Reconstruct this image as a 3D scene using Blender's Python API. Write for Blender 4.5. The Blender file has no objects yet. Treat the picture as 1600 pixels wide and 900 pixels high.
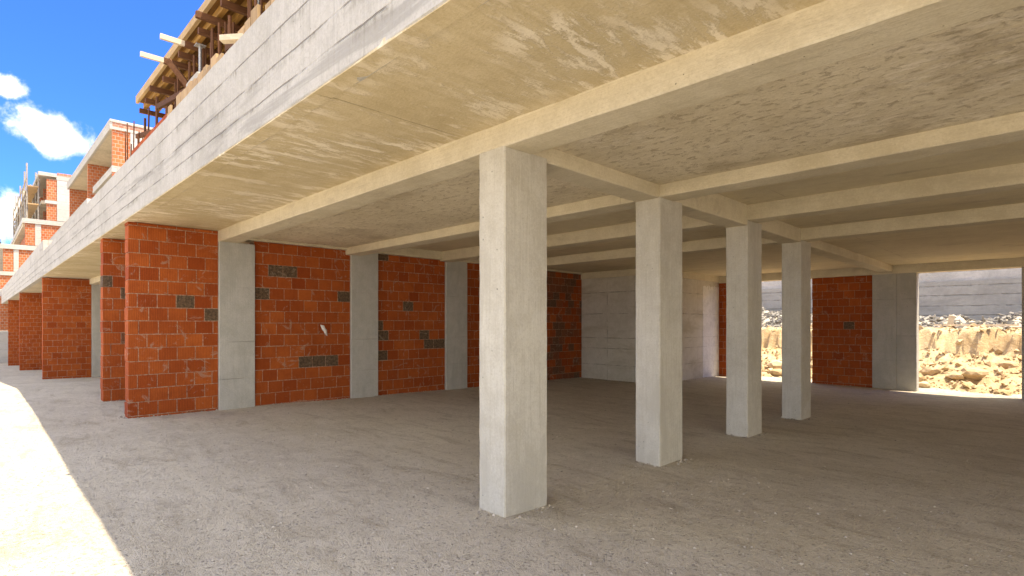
import bpy, bmesh, math, random
from mathutils import Vector, noise, Matrix
random.seed(7)
S = bpy.context.scene
COL = S.collection
R = math.radians

# ------------------------------------------------------------------ helpers
def ground_z(x, y):
    yy = min(max(y, -8.0), 17.0)
    xx = min(max(x, -12.0), 5.0)
    z = -0.008*(xx+2.915) - 0.013*(yy-2.811)
    if x < -12:
        pts = [(-12, 0), (-15.5, -.02), (-23.2, -.45), (-36, -.93), (-58, -1.7), (-5000, -1.7)]
        for (a, za), (b, zb) in zip(pts, pts[1:]):
            if b <= x <= a:
                z += za + (zb-za)*(x-a)/(b-a); break
    return z

class MB:
    """collects boxes and polygons; builds ONE mesh object"""
    def __init__(s): s.v=[]; s.f=[]; s.c=[]
    def poly(s, vs, faces, c=(0,0,0)):
        o=len(s.v); s.v += [tuple(v) for v in vs]
        for f in faces: s.f.append(tuple(i+o for i in f)); s.c.append(c)
    def box(s, x0,x1,y0,y1,z0,z1, c=(0,0,0), zz=None):
        za = zz or (z1,z1,z1,z1)
        s.poly([(x0,y0,z0),(x1,y0,z0),(x1,y1,z0),(x0,y1,z0),(x0,y0,za[0]),(x1,y0,za[1]),(x1,y1,za[2]),(x0,y1,za[3])],
               [(0,3,2,1),(4,5,6,7),(0,1,5,4),(1,2,6,5),(2,3,7,6),(3,0,4,7)], c)
    def obox(s, c0, size, M, c=(0,0,0)):
        hx,hy,hz=[q/2 for q in size]
        vs=[Vector(c0)+M@Vector((a*hx,b*hy,d*hz)) for d in(-1,1) for a,b in((-1,-1),(1,-1),(1,1),(-1,1))]
        s.poly(vs,[(0,3,2,1),(4,5,6,7),(0,1,5,4),(1,2,6,5),(2,3,7,6),(3,0,4,7)],c)
    def bar(s, p, q, w, h=None, c=(0,0,0), n=4):
        """bar or (n>4) tube from p to q"""
        p=Vector(p); q=Vector(q); d=(q-p); h=h or w
        up=Vector((0,0,1)) if abs(d.normalized().z)<.95 else Vector((1,0,0))
        a=d.cross(up).normalized(); b=a.cross(d).normalized()
        vs=[];k=n
        off=math.pi/4 if n==4 else 0
        kk=math.sqrt(2) if n==4 else 1
        for e in (p,q):
            for i in range(k):
                t=2*math.pi*i/k+off
                vs.append(e+a*(math.cos(t)*w/2*kk)+b*(math.sin(t)*h/2*kk))
        fs=[tuple(range(k))[::-1], tuple(range(k,2*k))]+[(i,(i+1)%k,k+(i+1)%k,k+i) for i in range(k)]
        s.poly(vs,fs,c)
    def build(s, name, mat, parent=None, smooth=False, base=None, rough=None):
        me=bpy.data.meshes.new(name); me.from_pydata(s.v,[],s.f); me.update()
        bm=bmesh.new(); bm.from_mesh(me)
        L=bm.faces.layers.float_vector.new('tint')
        for f,c in zip(bm.faces,s.c): f[L]=c
        bmesh.ops.recalc_face_normals(bm, faces=bm.faces)
        if rough:
            bev,seg,jit=rough
            ed=[e for e in bm.edges if len(e.link_faces)==2 and e.calc_face_angle(0)>.6]
            bmesh.ops.bevel(bm,geom=ed,offset=bev,segments=1,affect='EDGES',profile=.5)
            for _ in range(7):
                long=[e for e in bm.edges if e.calc_length()>seg*1.6]
                if not long: break
                bmesh.ops.subdivide_edges(bm,edges=long,cuts=1,use_grid_fill=True)
            bm.normal_update()
            for v in bm.verts:
                edge = any(len(e.link_faces)==2 and e.calc_face_angle(0)>.3 for e in v.link_edges)
                k=noise.noise(v.co*9.0)*jit*(1.0 if edge else .35)+noise.noise(v.co*31.)*jit*(.9 if edge else 0)
                v.co += v.normal*k
        uv=bm.loops.layers.uv.new('UVMap')
        bm.normal_update()
        for f in bm.faces:
            n=f.normal; ax=max(range(3),key=lambda i:abs(n[i]))
            for l in f.loops:
                p=l.vert.co
                l[uv].uv=((p.y,p.z) if ax==0 else (p.x,p.z) if ax==1 else (p.x,p.y))
            f.smooth=smooth
        bm.to_mesh(me); bm.free()
        if base is None:
            xs=[v.co.x for v in me.vertices]; ys=[v.co.y for v in me.vertices]; zs=[v.co.z for v in me.vertices]
            base=Vector(((min(xs)+max(xs))/2,(min(ys)+max(ys))/2,min(zs)))
        base=Vector(base)
        if parent is not None:
            base=Vector((0,0,0)); q=parent
            while q is not None: base+=q.location; q=q.parent
        me.transform(Matrix.Translation(-base))
        o=bpy.data.objects.new(name,me); COL.objects.link(o)
        if mat: me.materials.append(mat)
        if parent is not None: o.parent=parent
        else: o.location=base
        return o

def tag(o,label=None,cat=None,group=None,kind=None):
    if label: o['label']=label
    if cat: o['category']=cat
    if group: o['group']=group
    if kind: o['kind']=kind
    return o
def empty(name,loc,label,cat,group=None):
    o=bpy.data.objects.new(name,None); COL.objects.link(o); o.location=loc
    o.empty_display_size=.3
    return tag(o,label,cat,group)

# ------------------------------------------------------------------ node helper
class G:
    def __init__(s,name):
        s.m=bpy.data.materials.new(name); s.m.use_nodes=True; s.t=s.m.node_tree
        s.t.nodes.clear()
        s.out=s.n('ShaderNodeOutputMaterial'); s.p=s.n('ShaderNodeBsdfPrincipled')
        s.t.links.new(s.p.outputs[0],s.out.inputs[0])
        s.pos=s.n('ShaderNodeNewGeometry').outputs['Position']
        s.uvn=s.n('ShaderNodeTexCoord').outputs['UV']
    def n(s,t,**k):
        x=s.t.nodes.new(t)
        for a,b in k.items(): setattr(x,a,b)
        return x
    def put(s,sock,v):
        if hasattr(v,'links') or isinstance(v,bpy.types.NodeSocket): s.t.links.new(v,sock)
        else: sock.default_value=v
    def m_(s,op,a,b=0.,c=0.,clamp=False):
        x=s.n('ShaderNodeMath',operation=op,use_clamp=clamp)
        s.put(x.inputs[0],a); s.put(x.inputs[1],b); s.put(x.inputs[2],c); return x.outputs[0]
    def vm(s,op,a,b):
        x=s.n('ShaderNodeVectorMath',operation=op); s.put(x.inputs[0],a); s.put(x.inputs[1],b); return x.outputs[0]
    def mix(s,f,a,b,mode='MIX'):
        x=s.n('ShaderNodeMix',data_type='RGBA',blend_type=mode)
        s.put(x.inputs[0],f)
        for i,v in((6,a),(7,b)):
            if isinstance(v,tuple) and len(v)==3: v=(*v,1)
            s.put(x.inputs[i],v)
        return x.outputs[2]
    def noise(s,vec,scale,detail=4,rough=.55,dist=0.):
        x=s.n('ShaderNodeTexNoise'); s.put(x.inputs['Vector'],vec)
        x.inputs['Scale'].default_value=scale; x.inputs['Detail'].default_value=detail
        x.inputs['Roughness'].default_value=rough; x.inputs['Distortion'].default_value=dist
        return x.outputs[0]
    def vor(s,vec,scale,feature='F1',out='Distance'):
        x=s.n('ShaderNodeTexVoronoi',feature=feature); s.put(x.inputs['Vector'],vec); x.inputs['Scale'].default_value=scale
        return x.outputs[out]
    def ss(s,v,a,b,lo=0.,hi=1.):
        x=s.n('ShaderNodeMapRange',interpolation_type='SMOOTHSTEP'); s.put(x.inputs[0],v)
        for i,q in((1,a),(2,b),(3,lo),(4,hi)): x.inputs[i].default_value=q
        return x.outputs[0]
    def sep(s,v):
        x=s.n('ShaderNodeSeparateXYZ'); s.put(x.inputs[0],v); return x.outputs
    def comb(s,a,b,c=0.):
        x=s.n('ShaderNodeCombineXYZ')
        for i,q in enumerate((a,b,c)): s.put(x.inputs[i],q)
        return x.outputs[0]
    def attr(s,name):
        return s.n('ShaderNodeAttribute',attribute_name=name).outputs['Vector']
    def bump(s,h,dist=.01,strength=1.):
        x=s.n('ShaderNodeBump'); s.put(x.inputs['Height'],h); x.inputs['Distance'].default_value=dist; x.inputs['Strength'].default_value=strength
        s.t.links.new(x.outputs[0],s.p.inputs['Normal'])
    def done(s,col,rough=.9,spec=.2):
        s.put(s.p.inputs['Base Color'],col if not isinstance(col,tuple) else (*col,1)); s.put(s.p.inputs['Roughness'],rough)
        s.p.inputs['Specular IOR Level'].default_value=spec
        return s.m

def concrete(name, base, dark=None, light=None, zl=(), hl=None, vl=None, streak='v', sk=.35, pores=1., blotch=None, lime=None, bump=.004, line_col=(.16,.14,.11), lw=.006, stain=None, bleed=0.):
    g=G(name); b=base
    dark=dark or tuple(q*.68 for q in b); light=light or tuple(min(1,q*1.22) for q in b)
    u,v,_=g.sep(g.uvn)
    n1=g.noise(g.pos,.9,5,.6); n2=g.noise(g.pos,7,7,.68); n3=g.noise(g.pos,55,3,.6)
    col=g.mix(g.ss(n1,.32,.68),dark,light)
    col=g.mix(g.ss(n1,.3,.7,.25,.75),col,b)
    col=g.mix(g.m_('MULTIPLY',g.ss(n2,.42,.75),.45),col,light)
    col=g.mix(g.m_('MULTIPLY',g.ss(n2,.56,.28),.4),col,dark)
    n5=g.noise(g.pos,150,2,.6)
    col=g.mix(g.m_('MULTIPLY',g.ss(n3,.5,.72),.5),col,dark); col=g.mix(g.m_('MULTIPLY',g.ss(n3,.5,.3),.4),col,light)
    col=g.mix(g.m_('MULTIPLY',g.ss(n5,.52,.7),.35),col,dark)
    # formwork grain
    sv={'v':g.comb(g.m_('MULTIPLY',u,42.),g.m_('MULTIPLY',v,1.6)),'u':g.comb(g.m_('MULTIPLY',u,1.6),g.m_('MULTIPLY',v,42.)),'v2':g.comb(g.m_('MULTIPLY',u,14.),g.m_('MULTIPLY',v,1.1))}[streak]
    st=g.noise(sv,1.,4,.65,.6)
    col=g.mix(g.m_('MULTIPLY',g.ss(st,.5,.75),sk),col,dark)
    col=g.mix(g.m_('MULTIPLY',g.ss(st,.5,.25),sk*.6),col,light)
    h=g.m_('ADD',g.m_('MULTIPLY',n2,.5),g.m_('ADD',g.m_('MULTIPLY',st,.35),g.m_('MULTIPLY',n3,.25)))
    if blotch:
        bc,lo,hi,sc=blotch
        bn=g.m_('ADD',g.noise(g.vm('MULTIPLY',g.pos,sc),1.,8,.72,.25),g.m_('MULTIPLY',g.m_('SUBTRACT',n2,.5),.22))
        f=g.ss(bn,lo,hi)
        col=g.mix(g.m_('MULTIPLY',f,.8),col,bc); h=g.m_('ADD',h,g.m_('MULTIPLY',f,.25))
    if lime:
        lc,lo,hi,sc,msk=lime
        ln=g.m_('ADD',g.noise(g.vm('MULTIPLY',g.pos,sc),1.,9,.74,.12),g.m_('MULTIPLY',g.m_('SUBTRACT',n3,.5),.16))
        big=g.ss(g.noise(g.pos,msk,3,.5),.45,.62)
        f=g.m_('MULTIPLY',g.ss(ln,lo,hi),big)
        col=g.mix(g.m_('MULTIPLY',f,.85),col,lc); h=g.m_('ADD',h,g.m_('MULTIPLY',f,.2))
    if stain:
        sc_,lo,hi,sv_=stain
        f=g.ss(g.noise(g.vm('MULTIPLY',g.pos,sv_),1.,6,.65,.4),lo,hi)
        col=g.mix(g.m_('MULTIPLY',f,.7),col,sc_)
    # pores
    if pores:
        vn=g.n('ShaderNodeTexVoronoi'); g.put(vn.inputs['Vector'],g.pos); vn.inputs['Scale'].default_value=19
        rnd=g.sep(vn.outputs['Color'])[0]
        rad=g.ss(rnd,.6,1.,0.,.11*pores)
        pf=g.ss(g.m_('SUBTRACT',rad,vn.outputs['Distance']),0.,.04)
        col=g.mix(g.m_('MULTIPLY',pf,.75),col,tuple(q*.38 for q in b)); h=g.m_('SUBTRACT',h,g.m_('MULTIPLY',pf,1.6))
    # joints
    wob=g.m_('MULTIPLY',g.m_('SUBTRACT',g.noise(g.pos,2.3,3),.5),.02)
    vv=g.m_('ADD',v,wob); uu=g.m_('ADD',u,g.m_('MULTIPLY',wob,.6))
    line=None
    def add(x):
        nonlocal line
        line = x if line is None else g.m_('MAXIMUM',line,x)
    for z in zl: add(g.ss(g.m_('ABSOLUTE',g.m_('SUBTRACT',vv,z)),lw*.5,lw*1.5,1.,0.))
    if bleed:
        bnz=g.noise(g.comb(g.m_('MULTIPLY',u,2.2),g.m_('MULTIPLY',v,3.)),1.,6,.7)
        bn2=g.noise(g.comb(g.m_('MULTIPLY',u,30.),g.m_('MULTIPLY',v,5.)),1.,4,.65)
        for z in zl:
            e=g.m_('SUBTRACT',vv,z)
            q=g.m_('MULTIPLY',g.ss(e,-.1,-.005),g.ss(e,.012,.0))
            q=g.m_('MULTIPLY',q,g.m_('MULTIPLY',g.ss(bnz,.48,.62),g.ss(bn2,.3,.62)))
            col=g.mix(g.m_('MULTIPLY',q,bleed),col,(.2,.185,.15))
    def per(c,p,o):
        fr=g.m_('FRACT',g.m_('ADD',g.m_('DIVIDE',g.m_('SUBTRACT',c,o),p),.5))
        return g.ss(g.m_('MULTIPLY',g.m_('ABSOLUTE',g.m_('SUBTRACT',fr,.5)),p),lw*.4,lw*1.5,1.,0.)
    if hl:
        add(per(vv,hl[0],hl[1]))
        row=g.m_('FLOOR',g.m_('DIVIDE',g.m_('SUBTRACT',vv,hl[1]),hl[0]))
        tone=g.sep(g.n('ShaderNodeTexWhiteNoise',noise_dimensions='2D').outputs['Color'])[0]
        wn=g.n('ShaderNodeTexWhiteNoise',noise_dimensions='1D'); g.put(wn.inputs['W'],row)
        if vl:
            u2=g.m_('ADD',uu,g.m_('MULTIPLY',wn.outputs[0],vl[0]))
            add(g.m_('MULTIPLY',per(u2,vl[0],vl[1]),.8))
            cell=g.m_('FLOOR',g.m_('DIVIDE',g.m_('SUBTRACT',u2,vl[1]),vl[0]))
            w2=g.n('ShaderNodeTexWhiteNoise',noise_dimensions='2D'); g.put(w2.inputs['Vector'],g.comb(cell,row)); t=w2.outputs[0]
        else: t=wn.outputs[0]
        col=g.mix(g.m_('MULTIPLY',t,.38),col,dark)
    elif vl: add(g.m_('MULTIPLY',per(uu,vl[0],vl[1]),.8))
    if line is not None:
        brk=g.ss(g.noise(g.pos,3.,5,.7),.4,.6,.08,1.)
        line=g.m_('MULTIPLY',line,brk)
        col=g.mix(g.m_('MULTIPLY',line,.75),col,line_col); h=g.m_('SUBTRACT',h,g.m_('MULTIPLY',line,1.3))
    g.bump(h,bump*2.2,.9)
    return g.done(col,.92,.15)

def brickmat(name, base=(.43,.115,.035), smear=.42):
    """material of modelled blocks: tint attribute = (random, dark flag, is mortar)"""
    g=G(name); r,d,mo=g.sep(g.attr('tint'))
    u,v,_=g.sep(g.uvn)
    c1=tuple(q*f for q,f in zip(base,(.72,.62,.6))); c2=tuple(q*f for q,f in zip(base,(1.12,1.28,1.35)))
    col=g.mix(r,c1,c2)
    n=g.noise(g.pos,6,6,.7); n2=g.noise(g.pos,26,5,.7)
    col=g.mix(g.ss(n,.35,.7,0,.5),col,tuple(q*f for q,f in zip(base,(.6,.5,.5))))
    col=g.mix(g.m_('MULTIPLY',g.ss(n2,.55,.75),.4),col,(base[0]*1.25,base[1]*1.7,base[2]*2.2))
    # ribs of the clay blocks
    rib=g.m_('SINE',g.m_('MULTIPLY',g.m_('ADD',u,g.m_('MULTIPLY',r,.05)),2*math.pi/.022))
    col=g.mix(g.m_('MULTIPLY',g.ss(rib,.2,.95),.34),col,tuple(q*.45 for q in base))
    dk=g.mix(g.ss(n2,.35,.65),(.07,.045,.028),(.17,.11,.065))
    col=g.mix(d,col,dk)
    sm=g.m_('MULTIPLY',g.ss(g.noise(g.vm('MULTIPLY',g.pos,(3.1,3.1,4.2)),1.,8,.75,1.6),.575,.63),smear)
    col=g.mix(sm,col,(.42,.34,.26))
    mort=g.mix(g.ss(n2,.3,.7),(.25,.115,.06),(.5,.36,.26))
    col=g.mix(mo,col,mort)
    h=g.m_('ADD',g.m_('MULTIPLY',rib,.12),g.m_('ADD',g.m_('MULTIPLY',n2,.6),g.m_('MULTIPLY',n,.4)))
    g.bump(h,.008,.8)
    return g.done(col,.85,.2)

def farbrick(name, base=(.55,.18,.07)):
    g=G(name)
    b=g.n('ShaderNodeTexBrick'); g.put(b.inputs['Vector'],g.uvn)
    for k,v in(('Scale',1.),('Mortar Size',.014),('Brick Width',.25),('Row Height',.2),('Mortar Smooth',.2),('Bias',0.)): b.inputs[k].default_value=v
    b.inputs['Color1'].default_value=(*base,1); b.inputs['Color2'].default_value=(base[0]*.72,base[1]*.6,base[2]*.6,1); b.inputs['Mortar'].default_value=(.45,.37,.3,1)
    n=g.noise(g.pos,1.7,6,.7)
    col=g.mix(g.ss(n,.35,.7,0,.45),b.outputs[0],(base[0]*.7,base[1]*.75,base[2]*.9))
    col=g.mix(g.m_('MULTIPLY',g.ss(g.noise(g.pos,3.3,7,.75,1.2),.6,.68),.45),col,(.5,.4,.32))
    g.bump(g.m_('ADD',g.m_('MULTIPLY',b.outputs[1],-.6),n),.012,.8)
    return g.done(col,.88,.2)

def wood(name,c1,c2,sc=(1,1,1),along='x'):
    g=G(name); k={'x':(1.5,26,26),'y':(26,1.5,26),'z':(26,26,1.5)}[along]
    r,_,_=g.sep(g.attr('tint'))
    n=g.noise(g.vm('MULTIPLY',g.pos,k),1.,5,.65,.4); n2=g.noise(g.pos,1.6,4,.6)
    col=g.mix(g.ss(n,.3,.7),c1,c2); col=g.mix(g.m_('MULTIPLY',r,.6),col,tuple(q*.45 for q in c1))
    col=g.mix(g.ss(n2,.5,.75,0,.5),col,tuple(q*.5 for q in c1))
    g.bump(n,.004,.7); return g.done(col,.8,.25)

def simple(name,c1,c2,scale=8,rough=.7,metal=0.,bump=.003):
    g=G(name); n=g.noise(g.pos,scale,6,.65)
    col=g.mix(g.ss(n,.3,.7),c1,c2); g.p.inputs['Metallic'].default_value=metal
    g.bump(n,bump,.8); return g.done(col,rough,.3)

# ---------------------------------------------------------------- materials
M={}
M['column0']=concrete('column_concrete_a',(.55,.525,.455),dark=(.44,.41,.34),light=(.65,.63,.56),zl=(),streak='v',sk=.65,pores=1.2,bump=.005,lw=.002,line_col=(.5,.475,.41),stain=((.46,.435,.37),.52,.64,(2.2,2.2,.5)))
M['column1']=concrete('column_concrete_b',(.55,.525,.455),dark=(.44,.41,.34),light=(.65,.63,.56),zl=(),streak='v',sk=.65,pores=1.2,bump=.005,lw=.002,line_col=(.5,.475,.41),stain=((.46,.435,.37),.52,.64,(2.2,2.2,.5)))
M['column2']=concrete('column_concrete_c',(.55,.525,.455),dark=(.44,.41,.34),light=(.65,.63,.56),zl=(),streak='v',sk=.65,pores=1.2,bump=.005,lw=.002,line_col=(.5,.475,.41),stain=((.46,.435,.37),.52,.64,(2.2,2.2,.5)))
M['column3']=concrete('column_concrete_d',(.55,.525,.455),dark=(.44,.41,.34),light=(.65,.63,.56),zl=(),streak='v',sk=.65,pores=1.2,bump=.005,lw=.002,line_col=(.5,.475,.41),stain=((.46,.435,.37),.52,.64,(2.2,2.2,.5)))
M['pilaster']=concrete('pilaster_concrete',(.46,.45,.41),dark=(.37,.36,.32),light=(.55,.54,.5),zl=(.55,1.15,2.05),streak='v',sk=.3,pores=1.1,bump=.004,lw=.0025,line_col=(.33,.31,.28),stain=((.38,.375,.34),.52,.66,(2.5,2.5,.7)))
M['beam']=concrete('beam_concrete',(.64,.575,.43),dark=(.51,.45,.32),light=(.72,.66,.52),vl=(3.7,.3),streak='u',sk=.35,pores=.9,bump=.004,lw=.003,line_col=(.42,.35,.25),blotch=((.52,.46,.34),.55,.68,(1.1,3.,3.)))
M['parapet']=concrete('parapet_concrete',(.47,.455,.425),dark=(.36,.345,.315),light=(.56,.545,.515),zl=(3.13,3.32,3.56),streak='v',sk=.7,pores=.9,bump=.011,lw=.0045,line_col=(.26,.24,.21),bleed=.75,stain=((.31,.3,.28),.55,.66,(.45,1.,5.5)))
M['soffit']=concrete('soffit_concrete',(.59,.495,.315),dark=(.46,.375,.22),light=(.67,.58,.4),vl=(4.3,.9),streak='v2',sk=.5,pores=.5,bump=.006,lw=.004,line_col=(.36,.29,.18),
    blotch=((.74,.655,.5),.55,.62,(3.4,1.0,1.)),lime=((.86,.785,.64),.485,.565,(8.,2.1,1.),.8))
M['soffit_rough']=concrete('soffit_rough_concrete',(.72,.64,.475),dark=(.56,.485,.34),light=(.79,.72,.57),streak='u',sk=.4,pores=.6,bump=.006,
    blotch=((.44,.36,.24),.53,.64,(10.,16.,1.)),stain=((.45,.375,.26),.52,.68,(.8,1.1,1.)),lime=((.84,.77,.64),.48,.57,(6.,14.,1.),.6))
M['soffit_plain']=concrete('soffit_plain_concrete',(.68,.6,.42),dark=(.57,.495,.34),light=(.74,.665,.49),vl=(2.6,.2),streak='u',sk=.35,pores=.4,bump=.004,lw=.004,line_col=(.34,.28,.18),blotch=((.5,.43,.3),.55,.66,(.8,3.,1.)))
M['core']=concrete('core_concrete',(.58,.545,.47),dark=(.47,.435,.36),light=(.66,.63,.56),zl=(2.3,1.72,1.06,.78,.33),vl=(1.02,.48),streak='v',sk=.2,pores=1.1,bump=.005,lw=.007,line_col=(.24,.21,.16),stain=((.42,.38,.29),.5,.68,(.7,.7,2.5)))
M['skim']=concrete('skim_coat',(.74,.73,.7),zl=(1.72,1.06,.78,.33),streak='v',sk=.12,pores=.5,bump=.002,lw=.005,line_col=(.45,.43,.4))
M['retain']=concrete('retaining_concrete',(.33,.33,.32),dark=(.26,.26,.25),light=(.4,.4,.385),zl=(1.75,2.1,2.5,2.85),streak='u',sk=.6,pores=.6,bump=.012,lw=.02,line_col=(.22,.22,.21),stain=((.24,.24,.23),.5,.66,(.6,1.,1.6)))
M['retain_top']=concrete('retaining_top_concrete',(.46,.455,.44),zl=(3.4,),streak='u',sk=.4,pores=.8,bump=.01,lw=.012)
M['frame']=concrete('far_concrete',(.46,.445,.41),dark=(.36,.345,.31),light=(.55,.535,.5),hl=(.6,.1),vl=(1.3,.2),streak='v',sk=.3,pores=0,bump=.006,lw=.02,line_col=(.36,.33,.3))
M['white']=concrete('pale_concrete',(.5,.49,.47),dark=(.4,.39,.37),light=(.58,.57,.55),hl=(.62,.1),vl=(1.3,.2),streak='v',sk=.25,pores=0,bump=.005,lw=.022,line_col=(.42,.4,.37))
M['farsoffit']=concrete('far_soffit_concrete',(.55,.48,.36),streak='u',sk=.3,pores=0,bump=.004,vl=(1.,0),lw=.02)
M['brick']=brickmat('clay_block',(.42,.09,.018))
M['farbrick']=farbrick('far_clay_block')
M['bandbrick']=farbrick('roof_band_block',(.5,.24,.16))
M['ply']=wood('plywood',(.17,.085,.022),(.3,.155,.04),along='x')
M['joist']=wood('joist_timber',(.3,.155,.035),(.52,.3,.09),along='x')
M['edge']=wood('edge_timber',(.4,.27,.13),(.55,.4,.22),along='x')
M['waler']=wood('waler_timber',(.12,.05,.022),(.2,.09,.04),along='y')
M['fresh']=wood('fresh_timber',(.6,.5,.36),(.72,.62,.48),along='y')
M['post']=wood('post_timber',(.15,.065,.03),(.24,.11,.055),along='z')
M['board']=wood('formwork_board',(.4,.26,.13),(.56,.4,.23),along='z')
M['steel']=simple('galvanised_steel',(.38,.38,.38),(.5,.5,.49),30,.5,.6)
M['rust']=simple('rusty_steel',(.12,.045,.02),(.22,.09,.04),30,.8)
M['scaf']=simple('scaffold_pole',(.25,.23,.2),(.4,.37,.32),6,.7)
M['foam']=simple('torn_paper',(.7,.68,.64),(.8,.78,.74),20,.9)

# ground
def gravel():
    g=G('gravel_ground')
    n1=g.noise(g.pos,.35,5,.6); n2=g.noise(g.pos,2.6,7,.7,.6); n3=g.noise(g.pos,17,6,.75,.8); n4=g.noise(g.vm('MULTIPLY',g.pos,(1.,3.2,1.)),1.3,6,.65,.8)
    col=g.mix(g.ss(n1,.35,.65),(.52,.465,.375),(.61,.555,.46))
    col=g.mix(g.ss(n2,.4,.72,0,.65),col,(.67,.615,.52))
    col=g.mix(g.ss(n4,.48,.7,0,.6),col,(.37,.315,.24))
    col=g.mix(g.ss(n3,.5,.75,0,.75),col,(.27,.23,.175))
    col=g.mix(g.ss(n3,.48,.25,0,.5),col,(.66,.61,.53))
    v1=g.n('ShaderNodeTexVoronoi'); g.put(v1.inputs['Vector'],g.pos); v1.inputs['Scale'].default_value=42
    rr=g.sep(v1.outputs['Color'])
    st=g.m_('MULTIPLY',g.ss(v1.outputs['Distance'],.42,.28),g.ss(rr[0],.6,.66))
    sc=g.mix(rr[1],(.3,.27,.23),(.68,.63,.55))
    col=g.mix(g.m_('MULTIPLY',st,.8),col,sc)
    v2=g.vor(g.pos,95)
    h=g.m_('ADD',g.m_('MULTIPLY',n3,1.2),g.m_('ADD',g.m_('MULTIPLY',st,.8),g.m_('ADD',g.m_('MULTIPLY',v2,-.5),g.m_('MULTIPLY',n2,1.6))))
    g.bump(h,.022,1.)
    return g.done(col,.95,.1)
M['gravel']=gravel()
def dirtmat():
    g=G('dry_earth')
    n1=g.noise(g.pos,.9,6,.65); n2=g.noise(g.pos,5,8,.75,.5); n3=g.noise(g.pos,28,5,.7)
    col=g.mix(g.ss(n1,.35,.65),(.42,.295,.165),(.54,.42,.26))
    col=g.mix(g.ss(n2,.45,.75,0,.7),col,(.68,.56,.39)); col=g.mix(g.ss(n2,.45,.25,0,.5),col,(.36,.235,.12))
    z=g.sep(g.pos)[2]
    col=g.mix(g.m_('MULTIPLY',g.ss(z,1.25,1.5),.75),col,(.6,.54,.45))
    g.bump(g.m_('ADD',n2,g.m_('MULTIPLY',n3,.5)),.06,.9); return g.done(col,.95,.1)
M['dirt']=dirtmat()
def tinted(name,a,b):
    g=G(name); r=g.sep(g.attr('tint'))[0]; n=g.noise(g.pos,14,5,.7)
    col=g.mix(r,a,b); col=g.mix(g.ss(n,.45,.7,0,.4),col,tuple(q*.6 for q in a)); g.bump(n,.02,.7); return g.done(col,.92,.15)
M['stone']=tinted('loose_stone',(.26,.23,.19),(.66,.6,.52))
M['rubble']=tinted('rubble_stone',(.19,.18,.165),(.37,.352,.32))
M['rock']=tinted('earthy_rock',(.36,.25,.13),(.58,.47,.31))

# ---------------------------------------------------------------- ground
def axis(lo,hi,step,far):
    a=[]; x=lo
    while x<hi: a.append(x); x+=step
    a.append(hi)
    s=step; x=hi
    while x<far: s*=1.45; x+=s; a.append(x)
    s=step; x=lo; pre=[]
    while x>-far: s*=1.45; x-=s; pre.append(x)
    return pre[::-1]+a
xs=axis(-14,5,.22,900); ys=axis(-2,16.6,.22,900)
g=MB(); W=len(xs)
for y in ys:
    for x in xs:
        near=1 if (-14<=x<=5 and -2<=y<=16.6) else 0
        z=ground_z(x,y)+near*(noise.noise(Vector((x*.7,y*.7,3)))*.016+noise.noise(Vector((x*2.3,y*2.3,9)))*.006)
        if y>24: z-=min(4,(y-24)*.5)
        g.v.append((x,y,z))
for j in range(len(ys)-1):
    for i in range(W-1):
        a=j*W+i; g.f.append((a,a+1,a+W+1,a+W)); g.c.append((0,0,0))
tag(g.build('ground',M['gravel'],smooth=True,base=(0,0,0)),kind='structure')

# loose gravel
g=MB()
for k in range(5200):
    t=random.random()
    d=1.8+11*t**1.5; a=R(random.uniform(-2,92))
    x=-math.sin(a)*d; y=math.cos(a)*d
    if y<-.5: continue
    s=random.choice((.003,.004,.004,.005,.006,.009))*(1+.6*random.random())
    z=ground_z(x,y)+noise.noise(Vector((x*.7,y*.7,3)))*.016+noise.noise(Vector((x*2.3,y*2.3,9)))*.006+s*.2
    r=random.random; an=r()*6.28
    P=[]
    for ax,ay in((1,0),(0,1),(-1,0),(0,-1)):
        q=s*(.7+.7*r()); P.append((x+q*(ax*math.cos(an)-ay*math.sin(an)),y+q*(ax*math.sin(an)+ay*math.cos(an)),z+s*.3*(r()-.5)))
    P.append((x+s*.3*(r()-.5),y+s*.3*(r()-.5),z+s*(.4+.5*r())))
    g.poly(P,[(0,1,4),(1,2,4),(2,3,4),(3,0,4)],(r(),0,0))
tag(g.build('loose_gravel',M['stone'],base=(0,0,0)),'small loose grey stones scattered over the compacted floor','gravel',kind='stuff')

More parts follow.
